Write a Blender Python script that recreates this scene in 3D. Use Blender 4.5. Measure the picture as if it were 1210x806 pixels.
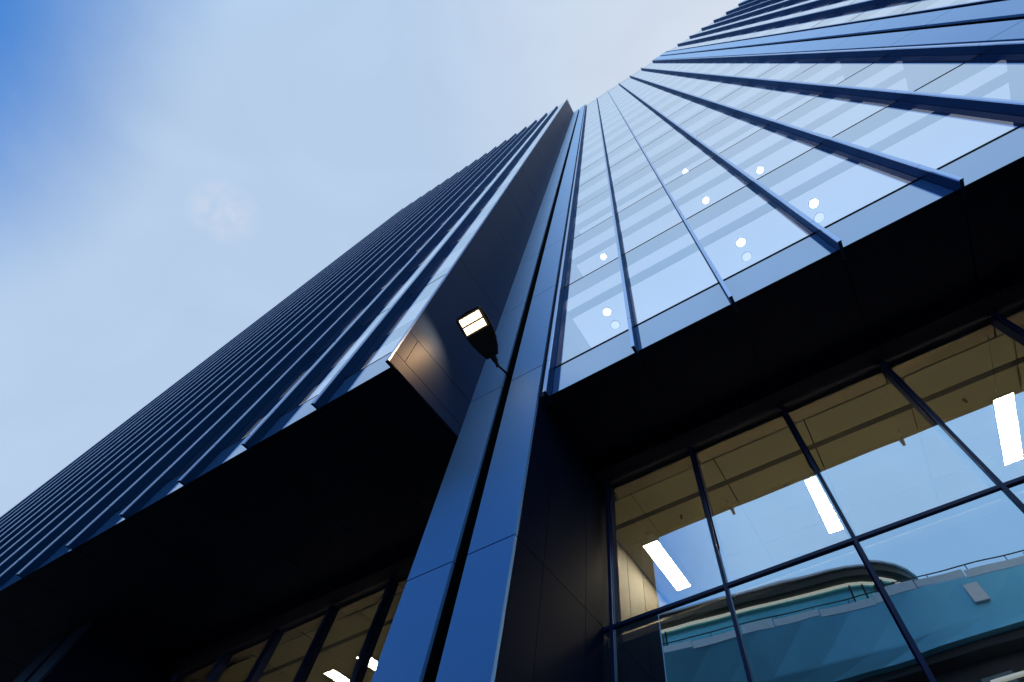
import bpy, bmesh, math, random
from mathutils import Vector, Matrix
random.seed(7)
sc = bpy.context.scene
for o in list(bpy.data.objects): bpy.data.objects.remove(o)
C = sc.collection
ZC = 1.6                                   # eye height; every z below is measured from the eye, ground at -1.6

# ------------------------------------------------------------------ camera
cam = bpy.data.cameras.new('camera'); co = bpy.data.objects.new('camera', cam); C.objects.link(co)
R = ((0.8715435207760734, 0.4896858755931246, -0.024892461464196228),
     (-0.42202909178652825, 0.7233474810130118, -0.5464978201216956),
     (-0.2496063642597875, 0.4868019771493558, 0.8370904956839306))
rx, ry, rz = (Vector(r) for r in R)
m = Matrix((( rx.x, -ry.x, -rz.x), (rx.y, -ry.y, -rz.y), (rx.z, -ry.z, -rz.z))).to_4x4()
m.translation = Vector((0, 0, ZC)); co.matrix_world = m
cam.sensor_fit = 'HORIZONTAL'; cam.sensor_width = 36
cam.lens = 617.7255 / 1210 * 36
cam.shift_x = (605 - 717.1719) / 1210; cam.shift_y = (478.2164 - 403) / 1210
cam.clip_start = 0.05; cam.clip_end = 2000
sc.camera = co
sc.render.resolution_x = 1024; sc.render.resolution_y = 682
sc.render.engine = 'CYCLES'
sc.cycles.use_denoising = True
sc.cycles.max_bounces = 10; sc.cycles.glossy_bounces = 6; sc.cycles.transparent_max_bounces = 12
sc.cycles.sample_clamp_indirect = 4
sc.view_settings.view_transform = 'Standard'; sc.view_settings.look = 'None'
sc.view_settings.gamma = 1; sc.view_settings.exposure = 0.0

# ------------------------------------------------------------------ sky and sun (dusk, thin cloud)
SUN_EL, SUN_AZ = math.radians(7), math.radians(30)
w = bpy.data.worlds.new('World'); sc.world = w; w.use_nodes = True
N = w.node_tree.nodes; L = w.node_tree.links; N.clear()
def nd(t, **k):
    n = N.new(t)
    for a, b in k.items(): setattr(n, a, b)
    return n
out = nd('ShaderNodeOutputWorld'); bg = nd('ShaderNodeBackground'); bg.inputs[1].default_value = 0.1
sky = nd('ShaderNodeTexSky'); sky.sky_type = 'NISHITA'; sky.sun_disc = False
sky.sun_elevation = SUN_EL; sky.sun_rotation = SUN_AZ; sky.air_density = 1.6; sky.dust_density = 0.4; sky.ozone_density = 4.0
tint = nd('ShaderNodeMix', data_type='RGBA', blend_type='MULTIPLY'); tint.inputs[0].default_value = 1
tint.inputs[7].default_value = (0.25, 2.35, 4.5, 1)
L.new(sky.outputs[0], tint.inputs[6])
tc = nd('ShaderNodeTexCoord')
dot = nd('ShaderNodeVectorMath', operation='DOT_PRODUCT'); dot.inputs[1].default_value = Vector((-0.6, -0.6, 0.55)).normalized()
L.new(tc.outputs['Generated'], dot.inputs[0])
nz = nd('ShaderNodeTexNoise'); nz.inputs['Scale'].default_value = 2.2; nz.inputs['Detail'].default_value = 7; nz.inputs['Roughness'].default_value = 0.52
nz.inputs['Distortion'].default_value = 0.6
L.new(tc.outputs['Generated'], nz.inputs['Vector'])
nm = nd('ShaderNodeMath', operation='MULTIPLY_ADD'); nm.inputs[1].default_value = 0.06; nm.inputs[2].default_value = -0.03
L.new(nz.outputs['Fac'], nm.inputs[0])
sm = nd('ShaderNodeMath', operation='ADD'); L.new(dot.outputs['Value'], sm.inputs[0]); L.new(nm.outputs[0], sm.inputs[1])
mr = nd('ShaderNodeMapRange', interpolation_type='SMOOTHSTEP'); mr.inputs['From Min'].default_value = 0.875; mr.inputs['From Max'].default_value = 0.975
mr.inputs['To Min'].default_value = 0.96; mr.inputs['To Max'].default_value = 0.0
L.new(sm.outputs[0], mr.inputs['Value'])
mix = nd('ShaderNodeMix', data_type='RGBA'); L.new(mr.outputs[0], mix.inputs[0])
L.new(tint.outputs[2], mix.inputs[6]); 
def ramp(axis, lo, hi):                      # smooth 0..1 along a world direction, broken up by the same cloud noise
    d = nd('ShaderNodeVectorMath', operation='DOT_PRODUCT'); d.inputs[1].default_value = Vector(axis).normalized(); L.new(tc.outputs['Generated'], d.inputs[0])
    a = nd('ShaderNodeMath', operation='ADD'); L.new(d.outputs['Value'], a.inputs[0]); L.new(nm.outputs[0], a.inputs[1])
    r = nd('ShaderNodeMapRange', interpolation_type='SMOOTHSTEP'); r.inputs['From Min'].default_value = lo; r.inputs['From Max'].default_value = hi
    L.new(a.outputs[0], r.inputs['Value']); return r.outputs[0]
c1 = nd('ShaderNodeMix', data_type='RGBA'); L.new(ramp((0.35, 0.25, 0.9), 0.72, 1.04), c1.inputs[0])
c1.inputs[6].default_value = (4.95, 6.4, 8.4, 1); c1.inputs[7].default_value = (7.2, 7.8, 8.7, 1)      # thin cloud, brighter towards the hidden sun
c2 = nd('ShaderNodeMix', data_type='RGBA'); L.new(ramp((0.05, -1, 0.1), 0.25, 0.8), c2.inputs[0])
L.new(c1.outputs[2], c2.inputs[6]); c2.inputs[7].default_value = (4.7, 7.7, 11.8, 1)                    # bright blue veil over the street side
n2 = nd('ShaderNodeTexNoise'); n2.inputs['Scale'].default_value = 5.5; n2.inputs['Detail'].default_value = 8; n2.inputs['Distortion'].default_value = 1.2
L.new(tc.outputs['Generated'], n2.inputs['Vector'])
v2 = nd('ShaderNodeMapRange'); v2.inputs['From Min'].default_value = 0.3; v2.inputs['From Max'].default_value = 0.75; v2.inputs['To Min'].default_value = 0.975; v2.inputs['To Max'].default_value = 1.035
L.new(n2.outputs['Fac'], v2.inputs['Value'])
c3 = nd('ShaderNodeVectorMath', operation='SCALE'); L.new(c2.outputs[2], c3.inputs[0]); L.new(v2.outputs[0], c3.inputs['Scale'])
pd = nd('ShaderNodeVectorMath', operation='DOT_PRODUCT'); pd.inputs[1].default_value = Vector((-0.566, -0.107, 0.817)).normalized(); L.new(tc.outputs['Generated'], pd.inputs[0])
pm = nd('ShaderNodeMapRange', interpolation_type='SMOOTHSTEP'); pm.inputs['From Min'].default_value = 0.9987; pm.inputs['From Max'].default_value = 1.0000; L.new(pd.outputs['Value'], pm.inputs['Value'])
n3 = nd('ShaderNodeTexNoise'); n3.inputs['Scale'].default_value = 38; n3.inputs['Detail'].default_value = 8; n3.inputs['Distortion'].default_value = 0.8; L.new(tc.outputs['Generated'], n3.inputs['Vector'])
n3r = nd('ShaderNodeMapRange'); n3r.inputs['From Min'].default_value = 0.30; n3r.inputs['From Max'].default_value = 0.85; L.new(n3.outputs['Fac'], n3r.inputs['Value'])
pp_ = nd('ShaderNodeMath', operation='MULTIPLY'); L.new(pm.outputs[0], pp_.inputs[0]); L.new(n3r.outputs[0], pp_.inputs[1])
c4 = nd('ShaderNodeMix', data_type='RGBA'); L.new(pp_.outputs[0], c4.inputs[0]); L.new(c3.outputs[0], c4.inputs[6]); c4.inputs[7].default_value = (6.6, 7.3, 8.6, 1)   # a small puff
L.new(c4.outputs[2], mix.inputs[7])
L.new(mix.outputs[2], bg.inputs[0]); L.new(bg.outputs[0], out.inputs[0])

sl = bpy.data.lights.new('sun', 'SUN'); sl.energy = 0.5; sl.angle = math.radians(12); sl.color = (1, 0.86, 0.7)
so = bpy.data.objects.new('sun', sl); C.objects.link(so)
sd = Vector((math.sin(SUN_AZ) * math.cos(SUN_EL), math.cos(SUN_AZ) * math.cos(SUN_EL), math.sin(SUN_EL)))
so.rotation_euler = sd.to_track_quat('Z', 'Y').to_euler(); so.location = (30, 60, 90)

# ------------------------------------------------------------------ materials
def new_mat(name):
    mt = bpy.data.materials.new(name); mt.use_nodes = True
    return mt, mt.node_tree.nodes, mt.node_tree.links, mt.node_tree.nodes['Principled BSDF']
def surface(name, col, rough=0.5, metal=0.0, spec=0.5, var=0.12, nscale=3.0, bump=0.0, bscale=20.0, streak=False):
    mt, n, l, p = new_mat(name)
    t = n.new('ShaderNodeTexCoord'); no = n.new('ShaderNodeTexNoise'); no.inputs['Scale'].default_value = nscale; no.inputs['Detail'].default_value = 6
    src = t.outputs['Object']
    if streak:
        mp = n.new('ShaderNodeMapping'); mp.inputs['Scale'].default_value = (6, 6, 0.35); l.new(src, mp.inputs['Vector']); src = mp.outputs[0]
    l.new(src, no.inputs['Vector'])
    cr = n.new('ShaderNodeMix'); cr.data_type = 'RGBA'
    cr.inputs[6].default_value = (*[c * (1 - var) for c in col], 1); cr.inputs[7].default_value = (*[min(1, c * (1 + var)) for c in col], 1)
    l.new(no.outputs['Fac'], cr.inputs[0]); l.new(cr.outputs[2], p.inputs['Base Color'])
    p.inputs['Roughness'].default_value = rough; p.inputs['Metallic'].default_value = metal; p.inputs['Specular IOR Level'].default_value = spec
    rr = n.new('ShaderNodeMapRange'); rr.inputs['To Min'].default_value = rough * 0.88; rr.inputs['To Max'].default_value = min(1, rough * 1.12)
    l.new(no.outputs['Fac'], rr.inputs['Value']); l.new(rr.outputs[0], p.inputs['Roughness'])
    if bump:
        b2 = n.new('ShaderNodeTexNoise'); b2.inputs['Scale'].default_value = bscale; l.new(t.outputs['Object'], b2.inputs['Vector'])
        bp = n.new('ShaderNodeBump'); bp.inputs['Strength'].default_value = bump; bp.inputs['Distance'].default_value = 0.02
        l.new(b2.outputs['Fac'], bp.inputs['Height']); l.new(bp.outputs[0], p.inputs['Normal'])
    return mt
def emitter(name, col, s):
    mt, n, l, p = new_mat(name)
    p.inputs['Base Color'].default_value = (0.8, 0.8, 0.8, 1)
    p.inputs['Emission Color'].default_value = (*col, 1); p.inputs['Emission Strength'].default_value = s
    return mt
def glass(name, base, refl, trans, wob=0.02, wscale=0.7, rough=0.004, gain=1.0, opaque=False):
    """coated architectural glass: mirror share grows with the angle of view, the rest is see-through"""
    mt, n, l, p = new_mat(name); n.remove(p); o = n['Material Output']
    lw = n.new('ShaderNodeLayerWeight'); lw.inputs['Blend'].default_value = 0.5
    r = n.new('ShaderNodeMapRange'); r.inputs['To Min'].default_value = base; r.inputs['To Max'].default_value = gain
    l.new(lw.outputs['Facing'], r.inputs['Value'])
    g = n.new('ShaderNodeBsdfGlossy'); g.inputs['Color'].default_value = (*refl, 1); g.inputs['Roughness'].default_value = rough
    t = n.new('ShaderNodeBsdfDiffuse' if opaque else 'ShaderNodeBsdfTransparent'); t.inputs['Color'].default_value = (*trans, 1)
    tc = n.new('ShaderNodeTexCoord'); no = n.new('ShaderNodeTexNoise'); no.inputs['Scale'].default_value = wscale; no.inputs['Detail'].default_value = 2
    l.new(tc.outputs['Object'], no.inputs['Vector'])
    bp = n.new('ShaderNodeBump'); bp.inputs['Strength'].default_value = wob; bp.inputs['Distance'].default_value = 0.15
    l.new(no.outputs['Fac'], bp.inputs['Height']); l.new(bp.outputs[0], g.inputs['Normal'])
    mx = n.new('ShaderNodeMixShader'); l.new(r.outputs[0], mx.inputs[0]); l.new(t.outputs[0], mx.inputs[1]); l.new(g.outputs[0], mx.inputs[2])
    l.new(mx.outputs[0], o.inputs[0])
    return mt

M = {}
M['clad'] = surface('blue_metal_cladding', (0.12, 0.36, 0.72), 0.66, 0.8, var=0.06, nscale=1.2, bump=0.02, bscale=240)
_n = M['clad'].node_tree.nodes; _l = M['clad'].node_tree.links; _p = _n['Principled BSDF']      # satin lacquer: sheen grows towards grazing view
_lw = _n.new('ShaderNodeLayerWeight'); _lw.inputs['Blend'].default_value = 0.5
_pw = _n.new('ShaderNodeMath'); _pw.operation = 'POWER'; _pw.inputs[1].default_value = 3.2; _l.new(_lw.outputs['Facing'], _pw.inputs[0])
_g = _n.new('ShaderNodeBsdfGlossy'); _g.inputs['Roughness'].default_value = 0.5; _g.inputs['Color'].default_value = (0.80, 0.90, 1.0, 1)
_mx = _n.new('ShaderNodeMixShader'); _l.new(_pw.outputs[0], _mx.inputs[0]); _l.new(_p.outputs[0], _mx.inputs[1]); _l.new(_g.outputs[0], _mx.inputs[2])
_l.new(_mx.outputs[0], _n['Material Output'].inputs[0])
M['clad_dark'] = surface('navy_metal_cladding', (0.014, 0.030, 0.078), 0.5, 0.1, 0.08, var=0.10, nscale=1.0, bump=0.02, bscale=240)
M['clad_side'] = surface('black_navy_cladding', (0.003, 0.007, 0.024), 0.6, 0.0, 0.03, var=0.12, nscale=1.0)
M['fin'] = surface('navy_fin_metal', (0.004, 0.026, 0.072), 0.45, 0.55, 0.05, var=0.1)
for _k in ('fin',): M[_k].node_tree.nodes['Principled BSDF'].inputs['Specular Tint'].default_value = (0.22, 0.56, 1.0, 1)
M['fin_edge'] = surface('bright_fin_edge', (0.46, 0.60, 0.84), 0.30, 1.0, var=0.05)
M['gap'] = surface('black_joint', (0.004, 0.004, 0.006), 0.8, spec=0.1)
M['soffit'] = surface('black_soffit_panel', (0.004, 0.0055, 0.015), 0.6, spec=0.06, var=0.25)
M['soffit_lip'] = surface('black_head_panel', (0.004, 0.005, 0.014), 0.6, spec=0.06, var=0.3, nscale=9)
M['glass_up'] = glass('tower_glass', 0.34, (0.80, 0.91, 1.0), (0.80, 0.88, 1.0), wob=0.004, wscale=0.35)
M['glass_low'] = glass('lobby_glass', 0.48, (0.78, 0.92, 1.0), (0.78, 0.80, 0.78), wob=0.022, wscale=0.6)
M['spandrel'] = glass('spandrel_glass', 0.26, (0.80, 0.90, 1.0), (0.11, 0.32, 0.72), wob=0.004, wscale=0.35, gain=0.78, opaque=True)
M['mullion'] = surface('blue_black_mullion', (0.008, 0.022, 0.10), 0.35, 0.0, 0.4)
M['mull_in'] = surface('matt_inner_mullion', (0.006, 0.012, 0.05), 0.85, spec=0.1)
M['slab'] = surface('slab_edge_grey', (0.10, 0.13, 0.2), 0.8, spec=0.1)
M['trough'] = surface('ceiling_bulkhead', (0.10, 0.16, 0.30), 0.8, spec=0.1)
M['wall_int'] = surface('office_wall', (0.5, 0.5, 0.5), 0.9, spec=0.1)
M['ceil_up'] = emitter('added_glow_ceiling', (0.86, 0.89, 0.98), 0.9)  # not a lamp: glow added to the ceilings to brighten the panes
M['tile'] = surface('lobby_ceiling_tile', (0.56, 0.53, 0.38), 0.8, spec=0.15, var=0.05, nscale=30)
M['head'] = surface('lobby_head_trim', (0.40, 0.35, 0.27), 0.45, 0.4, 0.5, var=0.12)
M['slot'] = surface('slot_diffuser', (0.05, 0.05, 0.045), 0.6)
M['int_wall'] = surface('lobby_wall', (0.045, 0.042, 0.036), 0.7, spec=0.2, var=0.05)
M['floor'] = surface('lobby_floor', (0.45, 0.42, 0.37), 0.4)
M['back'] = surface('dark_back_panel', (0.012, 0.018, 0.035), 0.7, spec=0.1)
M['down_dim'] = emitter('downlight_glow_dim', (1.0, 0.95, 0.86), 1.7)
M['strip'] = emitter('warm_strip_light', (1.0, 0.84, 0.56), 210)
M['down'] = emitter('downlight_glow', (1.0, 0.95, 0.86), 6)
M['led'] = emitter('lamp_led', (1.0, 0.80, 0.50), 5)
M['lampbody'] = surface('lamp_black_metal', (0.02, 0.019, 0.018), 0.5, 0.3, 0.4)
M['lampplate'] = surface('lamp_reflector', (0.30, 0.24, 0.16), 0.4, 0.6)
M['white'] = surface('white_metal', (0.75, 0.76, 0.78), 0.35)
M['pave'] = surface('stone_paving', (0.16, 0.155, 0.15), 0.75, nscale=0.8, var=0.2)
M['asphalt'] = surface('asphalt', (0.05, 0.05, 0.052), 0.9, nscale=6, var=0.25)
M['kerb'] = surface('granite_kerb', (0.28, 0.28, 0.28), 0.8, nscale=12)
M['paint'] = surface('road_paint', (0.75, 0.74, 0.7), 0.8)
M['concrete'] = surface('teal_render_panel', (0.20, 0.60, 0.78), 0.36, 0.35, var=0.22, nscale=0.25)
M['conc_dark'] = surface('dark_facade', (0.045, 0.045, 0.05), 0.6, var=0.3)
M['pav_glass'] = surface('pavilion_glass', (0.12, 0.52, 0.58), 0.2, 0.4, 0.8)
M['rail_glass'] = surface('balustrade_glass', (0.66, 0.78, 0.84), 0.2, 0.0, 0.7)
M['bronze'] = surface('bronze_fascia', (0.05, 0.045, 0.03), 0.4, 0.5)
M['cream'] = emitter('lit_pavilion_soffit', (1.0, 0.90, 0.70), 0.55)
M['oppwin'] = surface('opposite_window', (0.16, 0.2, 0.2), 0.12, 0.2, 0.7)

# ------------------------------------------------------------------ helpers
class MB:
    def __init__(s): s.v = []; s.f = []; s.m = []
    def quad(s, a, b, c, d, mi=0):
        i = len(s.v); s.v += [a, b, c, d]; s.f.append((i, i+1, i+2, i+3)); s.m.append(mi)
    def poly(s, pts, mi=0):
        i = len(s.v); s.v += pts; s.f.append(tuple(range(i, i+len(pts)))); s.m.append(mi)
    def box(s, x0, x1, y0, y1, z0, z1, mi=0, faces=None):
        if x0 > x1: x0, x1 = x1, x0
        i = len(s.v)
        s.v += [(x0,y0,z0),(x1,y0,z0),(x1,y1,z0),(x0,y1,z0),(x0,y0,z1),(x1,y0,z1),(x1,y1,z1),(x0,y1,z1)]
        fs = {'b':(0,3,2,1),'t':(4,5,6,7),'-y':(0,1,5,4),'+x':(1,2,6,5),'+y':(2,3,7,6),'-x':(3,0,4,7)}
        for k, f in fs.items():
            s.f.append(tuple(i+j for j in f)); s.m.append((faces or {}).get(k, mi))
    def prism(s, pts, z0, z1, mi=0, mtop=None, mbot=None):
        n = len(pts); i = len(s.v)
        s.v += [(x, y, z0) for x, y in pts] + [(x, y, z1) for x, y in pts]
        s.f.append(tuple(i + k for k in reversed(range(n)))); s.m.append(mi if mbot is None else mbot)
        s.f.append(tuple(i + n + k for k in range(n))); s.m.append(mi if mtop is None else mtop)
        for k in range(n):
            k2 = (k + 1) % n
            s.f.append((i+k, i+k2, i+n+k2, i+n+k)); s.m.append(mi)
    def tube(s, a, b, r, seg=14, mi=0, r2=None):
        a = Vector(a); b = Vector(b); d = (b - a).normalized(); r2 = r if r2 is None else r2
        u = d.orthogonal().normalized(); v = d.cross(u); i = len(s.v)
        for c, q in ((a, r), (b, r2)):
            s.v += [tuple(c + (u * math.cos(2*math.pi*k/seg) + v * math.sin(2*math.pi*k/seg)) * q) for k in range(seg)]
        for k in range(seg):
            k2 = (k+1) % seg; s.f.append((i+k, i+k2, i+seg+k2, i+seg+k)); s.m.append(mi)
        s.f.append(tuple(i+k for k in reversed(range(seg)))); s.m.append(mi); s.f.append(tuple(i+seg+k for k in range(seg))); s.m.append(mi)
    def build(s, name, mats, parent=None, origin=None, bevel=0, smooth=False):
        if parent is not None and (parent.name.startswith('concrete_building') or (parent.parent and parent.parent.name.startswith('concrete_building'))):
            s.v = [(x * KD, 10.252 + (y - 10.252) * KD, z * KD if z > 0 else z) for x, y, z in s.v]        # scaled about the eye's mirror image; set farther off to catch more sky light
        """vertices are given relative to the eye; stored relative to the thing's origin"""
        if not isinstance(mats, (list, tuple)): mats = [mats]
        org = Vector(origin) if origin is not None else Vector((0, 0, 0))
        p = parent
        if p is not None and origin is None:
            while p is not None: org += p.location; p = p.parent
        me = bpy.data.meshes.new(name)
        me.from_pydata([(x - org.x, y - org.y, z + ZC - org.z) for x, y, z in s.v], [], s.f)
        for q in mats: me.materials.append(q)
        for pl, mi in zip(me.polygons, s.m): pl.material_index = mi; pl.use_smooth = smooth
        me.update()
        o = bpy.data.objects.new(name, me); C.objects.link(o)
        if parent is not None: o.parent = parent
        elif origin is not None: o.location = origin
        if bevel:
            b = o.modifiers.new('bevel', 'BEVEL'); b.width = bevel; b.segments = 2; b.limit_method = 'ANGLE'
        return o
def empty(name, loc, label, cat, group=None):
    o = bpy.data.objects.new(name, None); C.objects.link(o); o.location = loc; o.empty_display_size = 0.3
    o['label'] = label; o['category'] = cat
    if group: o['group'] = group
    return o
def struct(o): o['kind'] = 'structure'; return o
def copy_tree(root, loc, label):
    r = root.copy(); C.objects.link(r); r.location = loc; r['label'] = label
    for ch in list(root.children):
        c = ch.copy(); C.objects.link(c); c.parent = r
    return r

# ------------------------------------------------------------------ measures of the tower
W = 1.5; FD = 0.125; FT = 0.05
GY0, LY0 = 3.325, 1.758                            # soffit edge lines
GY, CY, LY, PY = 3.375, 3.219, 1.798, 5.126       # upper glass, column front, left wing glass, lower glass
XL, XR, G1, G2 = -4.30, -2.82, -3.6545, -3.445     # column edges and its shadow gap
H0, HT, HP, TZ = 6.7155, 72.75, 6.46, 3.866
FL = [7.65 + 3.73 * n for n in range(18)]          # glass joints above the spandrel
GR = -1.6                                          # ground
LEFT_END = XL - 17 * W; RIGHT_END = 24.79
R1 = [-2.69 + W * k for k in range(7)]
R2 = [8.05 + W * k for k in range(7)]
R3 = [18.79 + W * k for k in range(5)]
LF = [XL - W * k for k in range(18)]
COLS = [(-15.04, -13.56), (XL, XR), (6.44, 7.92), (17.18, 18.66)]

# ------------------------------------------------------------------ ground
g = MB(); g.quad((-700,-700,GR),(700,-700,GR),(700,700,GR),(-700,700,GR)); struct(g.build('ground', M['pave'], origin=(0,0,0)))
g = MB(); g.quad((-300,-9.5,GR+0.004),(300,-9.5,GR+0.004),(300,-3.2,GR+0.004),(-300,-3.2,GR+0.004)); struct(g.build('road', M['asphalt'], origin=(0,0,0)))
g = MB(); g.box(-300,300,-3.2,-3.0,GR,GR+0.12); g.box(-300,300,-9.7,-9.5,GR,GR+0.12); struct(g.build('kerb', M['kerb'], origin=(0,0,0)))
g = MB()
for k in range(-30, 30): g.quad((k*6,-6.42,GR+0.008),(k*6+3,-6.42,GR+0.008),(k*6+3,-6.3,GR+0.008),(k*6,-6.3,GR+0.008))
struct(g.build('road_marking', M['paint'], origin=(0,0,0)))

# ------------------------------------------------------------------ the tower
T = empty('office_tower', (-3.56, 4.2, 0), 'dark blue glass office tower with vertical fins and black soffit seen from below', 'building')

# main body: back, ends and roof
b = MB()
b.box(LEFT_END-0.06, RIGHT_END+0.2, 12.0, 12.3, GR, HT-0.4)
b.box(LEFT_END-0.26, LEFT_END-0.06, LY, 12.3, H0+0.1, HT-0.3)
b.box(RIGHT_END+0.06, RIGHT_END+0.2, GY+0.05, 12.0, H0, HT-0.4)
b.box(LEFT_END-0.06, RIGHT_END, 4.6, 12.0, HT-0.9, HT-0.5)
b.build('wall', M['clad_dark'], T)

# floor slabs with bulkhead, ceiling with an added glow: one per storey and wing
for n in range(17):
    zc = FL[n+1] - 0.39 if n < 17 else HT - 1
    for x0, x1, gy, tag in ((XR, RIGHT_END, GY, 'r'), (LEFT_END, XL - 0.05, LY, 'l')):
        s = MB(); s.box(x0, x1, gy + 0.16, 9.0, zc + 0.012, FL[n+1] + 0.05); s.build('floor_slab', M['slab'], T)
        c = MB(); c.quad((x0, gy+0.16, zc), (x0, 9.0, zc), (x1, 9.0, zc), (x1, gy+0.16, zc)); c.build('ceiling', M['ceil_up'], T)
        t = MB(); t.box(x0, x1, gy + 0.40, gy + 0.58, zc - 0.05, zc + 0.008)
        t.build('bulkhead', M['trough'], T)
bw = MB()
bw.box(XR, RIGHT_END, 9.0, 9.1, H0 + 0.3, HT - 1); bw.box(LEFT_END, XL - 0.05, 9.0, 9.1, H0 + 0.3, HT - 1)
bw.box(XR - 0.35, XR - 0.02, CY + 0.2, 9.0, H0 + 0.3, HT - 1)
bw.build('core_wall', M['wall_int'], T)

# upper windows ------------------------------------------------------
def pix(p):
    d = Vector(p); c = Vector((rx.dot(d), ry.dot(d), rz.dot(d)))
    if c.z < 0.01: return None
    return (717.1719 + 617.7255 * c.x / c.z, 478.2164 + 617.7255 * c.y / c.z)
def area(q):
    ps = [pix(p) for p in q]
    if None in ps: return 0
    ps = [(min(1210, max(0, x)), min(806, max(0, y))) for x, y in ps]
    return abs(sum(ps[i][0]*ps[(i+1)%4][1] - ps[(i+1)%4][0]*ps[i][1] for i in range(4))) / 2
JT = 0.036
panes = []; spans = []
def bays(xs): return [(xs[i], xs[i+1]) for i in range(len(xs)-1)]
zs = FL + [HT - 0.05]
for gy, lst, vis in ((GY, bays(R1), 1.0), (GY, bays(R2), 0.5), (GY, bays(R3), 0.1), (LY, [(b2, a) for a, b2 in bays(LF)], 0.25)):
    for bi, (x0, x1) in enumerate(lst):
        v_ = vis if gy == GY else (0.6, 0.35, 0.2)[min(2, bi)]
        q = [(x0+FT/2, gy, H0+0.012), (x1-FT/2, gy, H0+0.012), (x1-FT/2, gy, FL[0]-JT), (x0+FT/2, gy, FL[0]-JT)]
        spans.append((area(q) * v_, q))
        for k in range(len(zs)-1):
            t, u = random.uniform(-0.0008, 0.0008), random.uniform(-0.0008, 0.0008)
            q = [(x0+FT/2, gy+t, zs[k]+JT), (x1-FT/2, gy+t, zs[k]+JT), (x1-FT/2, gy+u, zs[k+1]-JT), (x0+FT/2, gy+u, zs[k+1]-JT)]
            panes.append((area(q) * v_, q))
panes.sort(key=lambda a: -a[0])
for i, (a, q) in enumerate(panes[:100]):
    p = MB(); p.quad(*q); p.build('window', M['glass_up'], T)
p = MB()
for a, q in panes[100:]: p.quad(*q)
p.build('window', M['glass_up'], T)['kind'] = 'stuff'
for a, q in spans:
    p = MB(); (xa, ya, za), (xb, yb, zb) = q[0], q[2]; p.box(xa, xb, ya, ya+0.03, za, zb)
    p.build('spandrel_panel', M['spandrel'], T)

# black joints behind the glass lines
j = MB()
for z in FL:
    for xs in (R1, R2, R3): j.box(xs[0], xs[-1], GY+0.006, GY+0.14, z-0.05, z+0.05)
    j.box(LF[-1], LF[0]-0.05, LY+0.006, LY+0.14, z-0.05, z+0.05)
j.build('transom', M['gap'], T)
j = MB()
for xs, gy in ((R1, GY), (R2, GY), (R3, GY), (LF[1:], LY)):
    for x in xs: j.box(x-0.03, x+0.03, gy+0.006, gy+0.10, H0, HT-0.06)
j.build('frame', M['mullion'], T)
j = MB()
for xs in (R1, R2, R3): j.box(xs[0]-0.05, xs[-1]+0.05, GY-0.005, GY+0.3, HT-0.05, HT)
j.box(LF[-1], LF[0], LY-0.005, LY+0.3, HT-0.05, HT)
j.build('parapet_cap', M['clad_dark'], T)

# fins, in storey lengths
seams = [H0-0.045, FL[0]] + FL[1:] + [HT+0.06]
def fin(x, gy):
    FD = 0.125 + (GY - GY0 if gy == GY else LY - LY0)
    f = MB()
    for a, c in zip(seams[:-1], seams[1:]):
        f.box(x-FT/2, x+FT/2, gy-FD, gy-FD+0.022, a+0.004, c-0.004, 1, {'b': 0, 't': 0, '+y': 0})
        f.box(x-FT/2+0.004, x+FT/2-0.004, gy-FD+0.022, gy-0.002, a+0.004, c-0.004, 0)
    f.box(x-FT/2+0.010, x+FT/2-0.010, gy-FD+0.012, gy+0.004, H0-0.03, HT, 2)
    return f.build('fin', [M['fin'], M['fin_edge'], M['gap']], T)
for xs in (R1, R2, R3):
    for x in xs: fin(x, GY)
for x in LF[1:]: fin(x, LY)

# columns ------------------------------------------------------------
cz = [GR, FL[0]-2*3.73, FL[0]-3.73] + FL + [HT]
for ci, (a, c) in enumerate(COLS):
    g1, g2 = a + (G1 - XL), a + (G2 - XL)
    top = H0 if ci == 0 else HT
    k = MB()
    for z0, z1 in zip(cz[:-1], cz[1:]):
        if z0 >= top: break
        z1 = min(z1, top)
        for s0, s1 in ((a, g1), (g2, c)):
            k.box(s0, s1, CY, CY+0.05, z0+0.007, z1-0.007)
    k.build('column_facing', M['clad'] if ci else M['clad_dark'], T, bevel=0.004)  # first column takes darker cladding: shade under the soffit put into its colour
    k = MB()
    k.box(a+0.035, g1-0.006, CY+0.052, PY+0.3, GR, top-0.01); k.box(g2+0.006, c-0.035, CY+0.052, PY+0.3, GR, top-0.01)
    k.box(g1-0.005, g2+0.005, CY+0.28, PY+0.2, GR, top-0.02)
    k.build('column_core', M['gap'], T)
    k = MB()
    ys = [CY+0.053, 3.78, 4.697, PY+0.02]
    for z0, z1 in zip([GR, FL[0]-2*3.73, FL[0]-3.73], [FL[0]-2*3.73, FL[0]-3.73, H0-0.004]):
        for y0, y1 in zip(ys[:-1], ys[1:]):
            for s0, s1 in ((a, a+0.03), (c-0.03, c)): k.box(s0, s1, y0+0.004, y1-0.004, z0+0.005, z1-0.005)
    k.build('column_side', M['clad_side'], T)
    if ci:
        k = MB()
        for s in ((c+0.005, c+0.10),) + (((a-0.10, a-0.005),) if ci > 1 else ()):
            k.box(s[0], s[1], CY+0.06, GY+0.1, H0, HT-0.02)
        k.build('column_reveal', M['clad_dark'], T)

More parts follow.
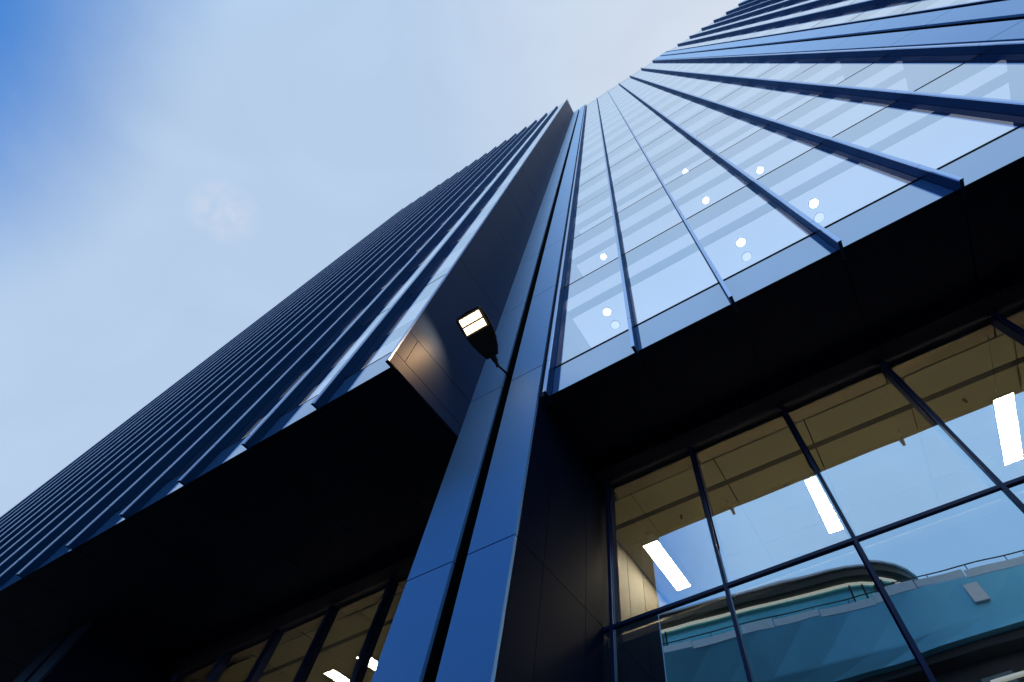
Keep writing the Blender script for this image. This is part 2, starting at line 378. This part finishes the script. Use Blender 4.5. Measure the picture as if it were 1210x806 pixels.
# the return wall where the left wing stands forward ------------------
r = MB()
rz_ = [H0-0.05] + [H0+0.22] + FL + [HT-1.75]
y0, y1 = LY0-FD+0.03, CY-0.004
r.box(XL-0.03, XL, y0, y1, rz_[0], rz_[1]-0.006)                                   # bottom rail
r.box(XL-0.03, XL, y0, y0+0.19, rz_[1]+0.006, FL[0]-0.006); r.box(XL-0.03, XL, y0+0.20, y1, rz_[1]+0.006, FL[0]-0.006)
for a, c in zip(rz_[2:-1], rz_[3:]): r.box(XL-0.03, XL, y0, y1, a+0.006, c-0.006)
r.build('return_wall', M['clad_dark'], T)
r = MB(); r.box(XL-0.045, XL-0.034, y0+0.02, y1, H0, HT-1.75); r.box(XL-0.05, XL-0.003, y1-0.02, CY+0.3, H0, HT-1.75); r.build('return_core', M['gap'], T)
r = MB(); r.poly([(XL, y0, HT-1.74), (XL, y1, HT-1.74), (XL, y0, HT+0.1)]); r.poly([(XL-0.03, y0, HT-1.74), (XL-0.03, y0, HT+0.1), (XL-0.03, y1, HT-1.74)])
r.quad((XL, y0, HT+0.1), (XL, y1, HT-1.74), (XL-0.03, y1, HT-1.74), (XL-0.03, y0, HT+0.1))
r.build('parapet_screen', M['clad'], T)
f = MB(); f.box(XL-0.05, XL+0.0, LY0-FD, LY0-FD+0.027, H0-0.055, HT+0.1, 0); f.build('corner_trim', M['fin_edge'], T)
f = MB(); f.box(XL-0.05, XL-0.0, LY0-FD+0.0, LY0+0.05, H0-0.075, H0-0.056); f.build('corner_cap', M['gap'], T)

# soffits ------------------------------------------------------------
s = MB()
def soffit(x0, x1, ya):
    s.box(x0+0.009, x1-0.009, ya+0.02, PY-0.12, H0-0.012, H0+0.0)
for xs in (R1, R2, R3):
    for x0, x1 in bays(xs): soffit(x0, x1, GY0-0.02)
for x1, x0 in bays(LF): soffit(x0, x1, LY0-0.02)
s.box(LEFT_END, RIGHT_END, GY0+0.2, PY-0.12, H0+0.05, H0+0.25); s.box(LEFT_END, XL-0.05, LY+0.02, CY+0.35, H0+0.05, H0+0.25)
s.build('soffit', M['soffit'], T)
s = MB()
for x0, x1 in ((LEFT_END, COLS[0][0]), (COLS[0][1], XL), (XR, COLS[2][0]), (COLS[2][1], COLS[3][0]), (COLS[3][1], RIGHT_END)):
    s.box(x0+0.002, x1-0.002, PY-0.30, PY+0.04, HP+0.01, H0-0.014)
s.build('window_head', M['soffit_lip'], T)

# lower glazing ------------------------------------------------------
low_x = [x for x in LF[1:] if not -15.1 < x < -13.5] + R1 + [x for x in R2]
tz = [GR+0.15, TZ-2.7, TZ, HP]
def lowbays():
    o = []
    for xs in (R1, R2): o += bays(xs)
    o += [(b2, a) for a, b2 in bays(LF)]
    return o
for x0, x1 in lowbays():
    for z0, z1 in zip(tz[:-1], tz[1:]):
        t = random.uniform(-0.004, 0.004); u = random.uniform(-0.004, 0.004)
        p = MB(); p.quad((x0+0.02, PY-t, z0+0.02), (x1-0.02, PY+t, z0+0.02), (x1-0.02, PY+t+u, z1-0.02), (x0+0.02, PY-t+u, z1-0.02))
        p.build('lower_window', M['glass_low'], T)
p = MB(); p.quad((XR, PY, GR), (R1[0]-0.02, PY, GR), (R1[0]-0.02, PY, HP), (XR, PY, HP)); p.build('lower_window', M['glass_low'], T)
for x in low_x:
    k = MB(); k.box(x-0.022, x+0.022, PY-0.035, PY-0.003, GR, HP+0.008); k.box(x-0.042, x+0.042, PY+0.004, PY+0.16, GR, HP+0.008, 1)
    k.build('mullion', [M['mullion'], M['mull_in']], T)
for z in tz[1:-1]:
    for xa, xb in ((LF[-1], LF[1]), (XR, R1[-1]), (R2[0], R2[-1])):
        k = MB(); k.box(xa, xb, PY-0.030, PY-0.004, z-0.02, z+0.02); k.box(xa, xb, PY+0.005, PY+0.12, z-0.032, z+0.032)
        k.build('transom', M['mullion'], T)

# the lit room behind it ---------------------------------------------
LX0, LX1 = LEFT_END, 17.0
hd = MB()
for x0, x1 in lowbays(): hd.box(x0+0.012, x1-0.012, PY+0.17, 5.52, HP+0.03, HP+0.06)
hd.box(-3.19, R1[0]-0.012, PY+0.17, 5.52, HP+0.03, HP+0.06)
hd.build('ceiling_edge', M['head'], T)
ct = MB()
for x0, x1 in lowbays():
    a, c = x0 + 0.22, x1 + 0.22
    ct.box(a+0.010, c-0.010, 5.55, 6.06, HP+0.03, HP+0.06); ct.box(a+0.010, c-0.010, 6.17, 6.62, HP+0.03, HP+0.06)
    for y0 in (6.635, 7.24, 7.85, 8.46, 9.07, 9.68, 10.29, 10.9, 11.5): ct.box(a+0.004, c-0.004, y0, y0+0.60 if y0 < 11 else 11.98, HP+0.036, HP+0.06)
for y0, y1 in ((5.55, 6.06), (6.17, 6.62), (6.635, 7.23), (7.24, 7.84), (7.85, 8.45), (8.46, 11.9)): ct.box(-3.19, R1[0]+0.214, y0, y1, HP+0.031, HP+0.06)
ct.build('ceiling_tiles', M['tile'], T)
sl_ = MB()
for k in range(3): sl_.box(LX0, LX1, 6.072+k*0.032, 6.094+k*0.032, HP+0.025, HP+0.05)
sl_.build('slot_diffuser', M['slot'], T)
k = MB(); k.box(LX0, LX1, PY+0.06, 12.0, HP+0.09, HP+0.15); k.build('ceiling_void', M['gap'], T)
k = MB(); k.box(LX0, LX1, 11.9, 11.99, GR, HP+0.05); k.box(-3.40, -3.20, PY+0.32, 11.9, GR, HP+0.02); k.box(LX0-0.1, LX0, PY, 12, GR, HP); k.box(LX1, LX1+0.1, PY, 12, GR, HP)
for y in [PY+0.36+0.62*q for q in range(10)]: k.box(-3.2, -3.185, y, y+0.608, TZ, HP+0.025)
k.build('lobby_wall', M['int_wall'], T)
k = MB(); k.box(LX0, LX1, PY+0.17, 11.9, TZ-0.12, TZ-0.02); k.build('lobby_floor', M['floor'], T)
k = MB(); k.box(LX0, LX1, PY+0.17, PY+0.22, GR+0.01, TZ-0.125); k.build('back_panel', M['back'], T)

for x, y in ((-1.95, 6.42), (2.75, 6.40), (-8.2, 6.4)):
    k = MB(); k.tube((x, y, HP+0.035), (x, y, HP+0.015), 0.024, 12); k.tube((x, y, HP+0.015), (x, y, HP-0.03), 0.010, 8); k.tube((x, y, HP-0.03), (x, y, HP-0.034), 0.022, 12)
    k.build('sprinkler', M['slot'], T)
# ceiling lights -----------------------------------------------------
def strip(name, loc, label, group):
    t = empty(name, (loc[0], loc[1], loc[2] + ZC), label, 'ceiling light', group)
    d = MB(); x, y, z = loc; d.box(x-0.135, x+0.135, y-0.725, y+0.725, z-0.012, z+0.02); d.build('diffuser', M['strip'], t)
    f = MB()
    f.box(x-0.15, x-0.137, y-0.74, y+0.74, z-0.015, z+0.03); f.box(x+0.137, x+0.15, y-0.74, y+0.74, z-0.015, z+0.03)
    f.box(x-0.136, x+0.136, y-0.74, y-0.727, z-0.015, z+0.03); f.box(x-0.136, x+0.136, y+0.727, y+0.74, z-0.015, z+0.03)
    f.build('frame', M['white'], t)
    return t
ZL = HP + 0.024
st = strip('ceiling_light', (-2.715, 7.475, ZL), 'white strip light near the dark column, leftmost of the three behind the right lower windows', 'strip lights behind the lower windows')
for x, y, lab in ((0.30, 7.45, 'white strip light halfway along the right lower windows, crossed by a mullion'),
               (3.27, 7.36, 'white strip light at the right edge, largest of the three behind the right lower windows'),
               (-9.52, 7.40, 'short piece of strip light just left of the blue column, behind the left lower windows'),
               (-10.52, 7.48, 'white strip light at the bottom edge behind the left lower windows')):
    copy_tree(st, (x, y, ZL + ZC), lab)

def downlight(loc, label, mat='down'):
    t = empty('downlight', (loc[0], loc[1], loc[2] + ZC), label, 'downlight', 'round downlights behind the upper windows')
    x, y, z = loc
    d = MB(); d.tube((x, y, z-0.03), (x, y, z-0.005), 0.095, 28); d.build('diffuser', M[mat], t)
    r_ = MB()
    for k in range(20):
        a0, a1 = 2*math.pi*k/20, 2*math.pi*(k+1)/20
        pt = lambda a, q, zz: (x + q*math.cos(a), y + q*math.sin(a), zz)
        r_.quad(pt(a0, .098, z-0.034), pt(a1, .098, z-0.034), pt(a1, .115, z-0.02), pt(a0, .115, z-0.02))
        r_.quad(pt(a0, .115, z-0.02), pt(a1, .115, z-0.02), pt(a1, .115, z-0.001), pt(a0, .115, z-0.001))
    r_.build('trim_ring', M['white'], t)
    return t
c1, c2, c3 = FL[1]-0.39, FL[2]-0.39, FL[3]-0.39
dl = downlight((-2.05, 4.21, c1), 'bright round downlight in the lowest upper window beside the column')
dim = downlight((-2.04, 4.58, c1), 'fainter round downlight just below the one beside the column', 'down_dim')
for x, y, z, lab in (
    (1.147, 4.25, c1, 'bright round downlight behind the third lowest upper window from the column'),
    (1.146, 4.60, c1, 'lower of two round downlights in the third lowest upper window from the column'),
    (2.725, 4.25, c1, 'bright round downlight behind the fourth lowest upper window from the column'),
    (2.737, 4.58, c1, 'lower of two round downlights in the fourth lowest upper window from the column'),
    (-2.012, 4.13, c2, 'small round downlight one storey up beside the column'),
    (1.125, 4.17, c2, 'small round downlight one storey up, third window from the column'),
    (2.665, 4.18, c2, 'small round downlight one storey up, fourth window from the column'),
    (1.186, 4.07, c3, 'tiny round downlight two storeys up in the glass facade')):
    copy_tree(dim if ('fainter' in lab or 'lower of two' in lab) and dim else dl, (x, y, z + ZC), lab)

# the lamp -----------------------------------------------------------
lx, ly, lz = -3.66, 2.892, 8.088
lamp = empty('wall_lamp', (lx, CY + 0.2, lz - 0.12 + ZC), 'lit black LED street lamp head on a short arm fixed in the column gap', 'lamp')
tilt = math.radians(22.3); U = Vector((0, -math.cos(tilt), math.sin(tilt))); X = Vector((1, 0, 0)); Nn = X.cross(U)   # Nn points down
if Nn.z > 0: Nn = -Nn
O = Vector((lx, ly, lz))
def lp(a, u, d=0): return tuple(O + X * a + U * u + Nn * d)
out2 = [(-0.10, 0.05), (-0.17, 0.20), (-0.225, 0.38), (-0.255, 0.55), (-0.27, 0.72), (-0.268, 0.87), (-0.23, 0.905), (0, 0.925), (0.23, 0.905), (0.268, 0.87), (0.285, 0.72), (0.285, 0.50), (0.25, 0.33), (0.19, 0.17), (0.12, 0.05)]
hb = MB(); n = len(out2)
rings = [(1.0, 0.0), (1.0, -0.03), (0.93, -0.065), (0.70, -0.085)]
cen = (0.0, 0.5)
for sc_, d in rings: hb.v += [lp(cen[0] + (a-cen[0])*sc_, cen[1] + (u-cen[1])*sc_, d) for a, u in out2]
for k in range(len(rings)-1):
    for i in range(n):
        i2 = (i+1) % n; hb.f.append((k*n+i, k*n+i2, (k+1)*n+i2, (k+1)*n+i)); hb.m.append(0)
hb.f.append(tuple((len(rings)-1)*n + i for i in range(n))); hb.m.append(0)
hb.f.append(tuple(reversed(range(n)))); hb.m.append(0)
hb.build('head', M['lampbody'], lamp)
# rim, reflector tray and two rows of LEDs
def slab(mb, a0, a1, u0, u1, d0, d1, mi=0):
    i = len(mb.v)
    mb.v += [lp(a0,u0,d0), lp(a1,u0,d0), lp(a1,u1,d0), lp(a0,u1,d0), lp(a0,u0,d1), lp(a1,u0,d1), lp(a1,u1,d1), lp(a0,u1,d1)]
    for f_ in ((0,3,2,1),(4,5,6,7),(0,1,5,4),(1,2,6,5),(2,3,7,6),(3,0,4,7)): mb.f.append(tuple(i+q for q in f_)); mb.m.append(mi)
tr = MB(); slab(tr, -0.235, 0.255, 0.545, 0.885, 0.002, 0.006); tr.build('reflector', M['lampplate'], lamp)
for u0, u1 in ((0.575, 0.697), (0.732, 0.854)):
    q = MB(); cells = 5
    for k in range(cells):
        a0 = -0.205 + k * 0.0845; slab(q, a0, a0 + 0.071, u0, u1, 0.007, 0.014)
    q.build('led_row', M['led'], lamp)
sp = bpy.data.lights.new('led_light', 'SPOT'); sp.energy = 125; sp.color = (1.0, 0.57, 0.24); sp.spot_size = math.radians(128); sp.spot_blend = 0.9; sp.shadow_soft_size = 0.03
spo = bpy.data.objects.new('led_light', sp); C.objects.link(spo); spo.parent = lamp
spo.location = Vector(lp(0.0, 0.7145, 0.04)) + Vector((0, 0, ZC)) - lamp.location; spo.rotation_euler = (-(Nn + Vector((-0.62, -0.30, 0)))).to_track_quat('Z', 'Y').to_euler()
nk = MB(); nk.tube(lp(0.01, 0.09, -0.035), lp(0.01, -0.05, -0.035), 0.06, 16, r2=0.045); nk.tube(lp(0.01, -0.05, -0.035), (lx+0.01, ly+0.14, lz-0.05), 0.032, 14); nk.build('neck', M['lampbody'], lamp, smooth=False)
ar = MB(); ar.tube((lx+0.01, ly+0.08, lz-0.035), (lx+0.015, CY+0.26, lz+0.13), 0.019, 12); ar.build('arm', M['lampbody'], lamp)
br = MB(); br.box(lx-0.05, lx+0.09, CY+0.24, CY+0.279, lz-0.02, lz+0.24); br.build('bracket', M['lampbody'], lamp)

# ------------------------------------------------------------------ across the street (seen in the lower windows)
KD = 1.8; D = empty('concrete_building', (0, 10.252 + KD * (-13 - 10.252), 0), 'concrete deck building with curved glass pavilion mirrored in the right lower windows', 'building')
def yt(x): return -11.55 - 0.135 * (x - (-0.0))
ZT, ZB = 13.45, 11.1
d = MB(); xs = [-26 + 2*k for k in range(27)]
sec = lambda x: [(x, -12.0, ZB), (x, -12.0 + (yt(x)+12.0)*0.35, ZB+0.55), (x, -12.0 + (yt(x)+12.0)*0.38, ZB+0.62), (x, yt(x), ZT), (x, yt(x)-0.5, ZT), (x, -26, ZT-0.2), (x, -26, ZB), ]
n = len(sec(0))
for x in xs: d.v += sec(x)
for k in range(len(xs)-1):
    for i in range(n): d.f.append((k*n+i, (k+1)*n+i, (k+1)*n+(i+1)%n, k*n+(i+1)%n)); d.m.append(0)
d.f.append(tuple(range(n))); d.m.append(0); d.f.append(tuple((len(xs)-1)*n+i for i in reversed(range(n)))); d.m.append(0)
d.build('deck_wall', M['concrete'], D)
bl = MB(); x = -20.0; k = 0
while x < 24:
    wd = (1.9, 2.3, 1.4)[k % 3]; h = (0.34, 0.26, 0.40)[k % 3]; o_ = (0.0, 0.05, 0.02)[k % 3]
    for a, c in ((x+0.02, x+wd-0.02),):
        i = len(bl.v)
        for zz in (ZT+0.02-o_*2, ZT+h): bl.v += [(a, yt(a)+0.02, zz), (c, yt(c)+0.02, zz), (c, yt(c)-0.02, zz), (a, yt(a)-0.02, zz)]
        for f_ in ((0,3,2,1),(4,5,6,7),(0,1,5,4),(1,2,6,5),(2,3,7,6),(3,0,4,7)): bl.f.append(tuple(i+q for q in f_)); bl.m.append(0)
    x += wd; k += 1
bl.build('balustrade', M['rail_glass'], D)
rl = MB(); rl.tube((-20, yt(-20)-0.06, ZT+0.52), (24, yt(24)-0.06, ZT+0.52), 0.025, 8)
for k in range(30): x = -19.5 + k*1.5; rl.tube((x, yt(x)-0.06, ZT), (x, yt(x)-0.06, ZT+0.52), 0.018, 8)
rl.build('handrail', M['conc_dark'], D)

def pav(off):
    """rounded plan: long straight front, a big curve at the right end, a smaller one at the left"""
    pts = []
    p0, p1 = Vector((-8.2, yt(-8.2)-0.45)), Vector((-0.3, yt(-0.3)-0.38))
    dr = (p1 - p0).normalized(); nr = Vector((-dr.y, dr.x))           # outward, towards the street
    cR = p1 - nr * 3.0; cL = p0 - nr * 2.0
    for k in range(13):
        t = k / 12 * 0.5 * math.pi * 1.5; pts.append(cR + (nr * math.cos(t) + dr * math.sin(t)) * (3.0 + off))
    pts.append(cR - nr * 4.5 + dr * -1.5); pts.append(cL - nr * 5)
    for k in range(9):
        t = (1 - k / 8) * 0.5 * math.pi; pts.append(cL + (nr * math.cos(t) - dr * math.sin(t)) * (2.0 + off))
    return [(p.x, p.y) for p in reversed(pts)]
pv = MB(); pv.prism(pav(0.0), ZT-0.1, ZT+1.32); po = pv.build('pavilion', M['pav_glass'], D)
q = MB(); q.prism(pav(0.10), ZT+1.32, ZT+1.41); q.build('soffit_band', M['cream'], po)
q = MB(); q.prism(pav(0.55), ZT+1.41, ZT+1.80); q.build('fascia', M['bronze'], po)
q = MB(); q.prism(pav(0.66), ZT+1.80, ZT+1.90); q.build('roof', M['white'], po)
q = MB(); pp = pav(0.03)
for i in range(len(pp)-1):
    a, c = Vector(pp[i]), Vector(pp[i+1]); ln = (c-a).length
    for k in range(max(1, int(ln/0.62))):
        e = a + (c-a) * (k / max(1, int(ln/0.62))); q.tube((e.x, e.y, ZT), (e.x, e.y, ZT+1.32), 0.035, 6)
q.build('mullion', M['conc_dark'], po)
for x, h in ((-8.9, 1.6), (-8.4, 1.3)):
    q = MB(); q.tube((x, yt(x)-0.3, ZT), (x-0.12, yt(x)-0.35, ZT+h), 0.05, 10, r2=0.17); q.build('post', M['white'], D)
h_ = MB()
for a, c in ((3.97, 4.48),):
    i = len(h_.v); h_.v += [(a, -11.88, 12.25), (c, -11.93, 12.25), (c, yt(c)+0.03, 13.12), (a, yt(a)+0.03, 13.12), (a, -12.1, 12.25), (c, -12.15, 12.25), (c, yt(c)-0.1, 13.12), (a, yt(a)-0.1, 13.12)]
    for f_ in ((0,1,2,3),(7,6,5,4),(0,4,5,1),(1,5,6,2),(2,6,7,3),(3,7,4,0)): h_.f.append(tuple(i+q for q in f_)); h_.m.append(0)
h_.build('reflection_panel', M['white'], D)  # made-up white panel, stands in for a pale reflection in the glass
# storey below the deck
u = MB(); u.box(-26, 26, -13.6, -13.3, GR, ZB+0.1); u.build('wall', M['conc_dark'], D)
u = MB(); u.box(-26, 26, -13.2, -12.4, ZB-0.30, ZB-0.002); u.build('beam', M['conc_dark'], D)
for k in range(12):
    x = -14 + 2.4*k
    u = MB(); u.box(x, x+1.0, -13.3, -13.22, ZB-3.6, ZB-0.9); u.build('window', M['oppwin'], D)
    u = MB(); u.box(x+1.2, x+2.2, -13.3, -13.24, ZB-3.6, ZB-0.9); u.build('panel', M['bronze'], D)
u = MB(); u.box(3.0, 12.0, -12.9, -12.7, ZB-1.35, ZB-1.25); u.build('strip_light', M['cream'], D)
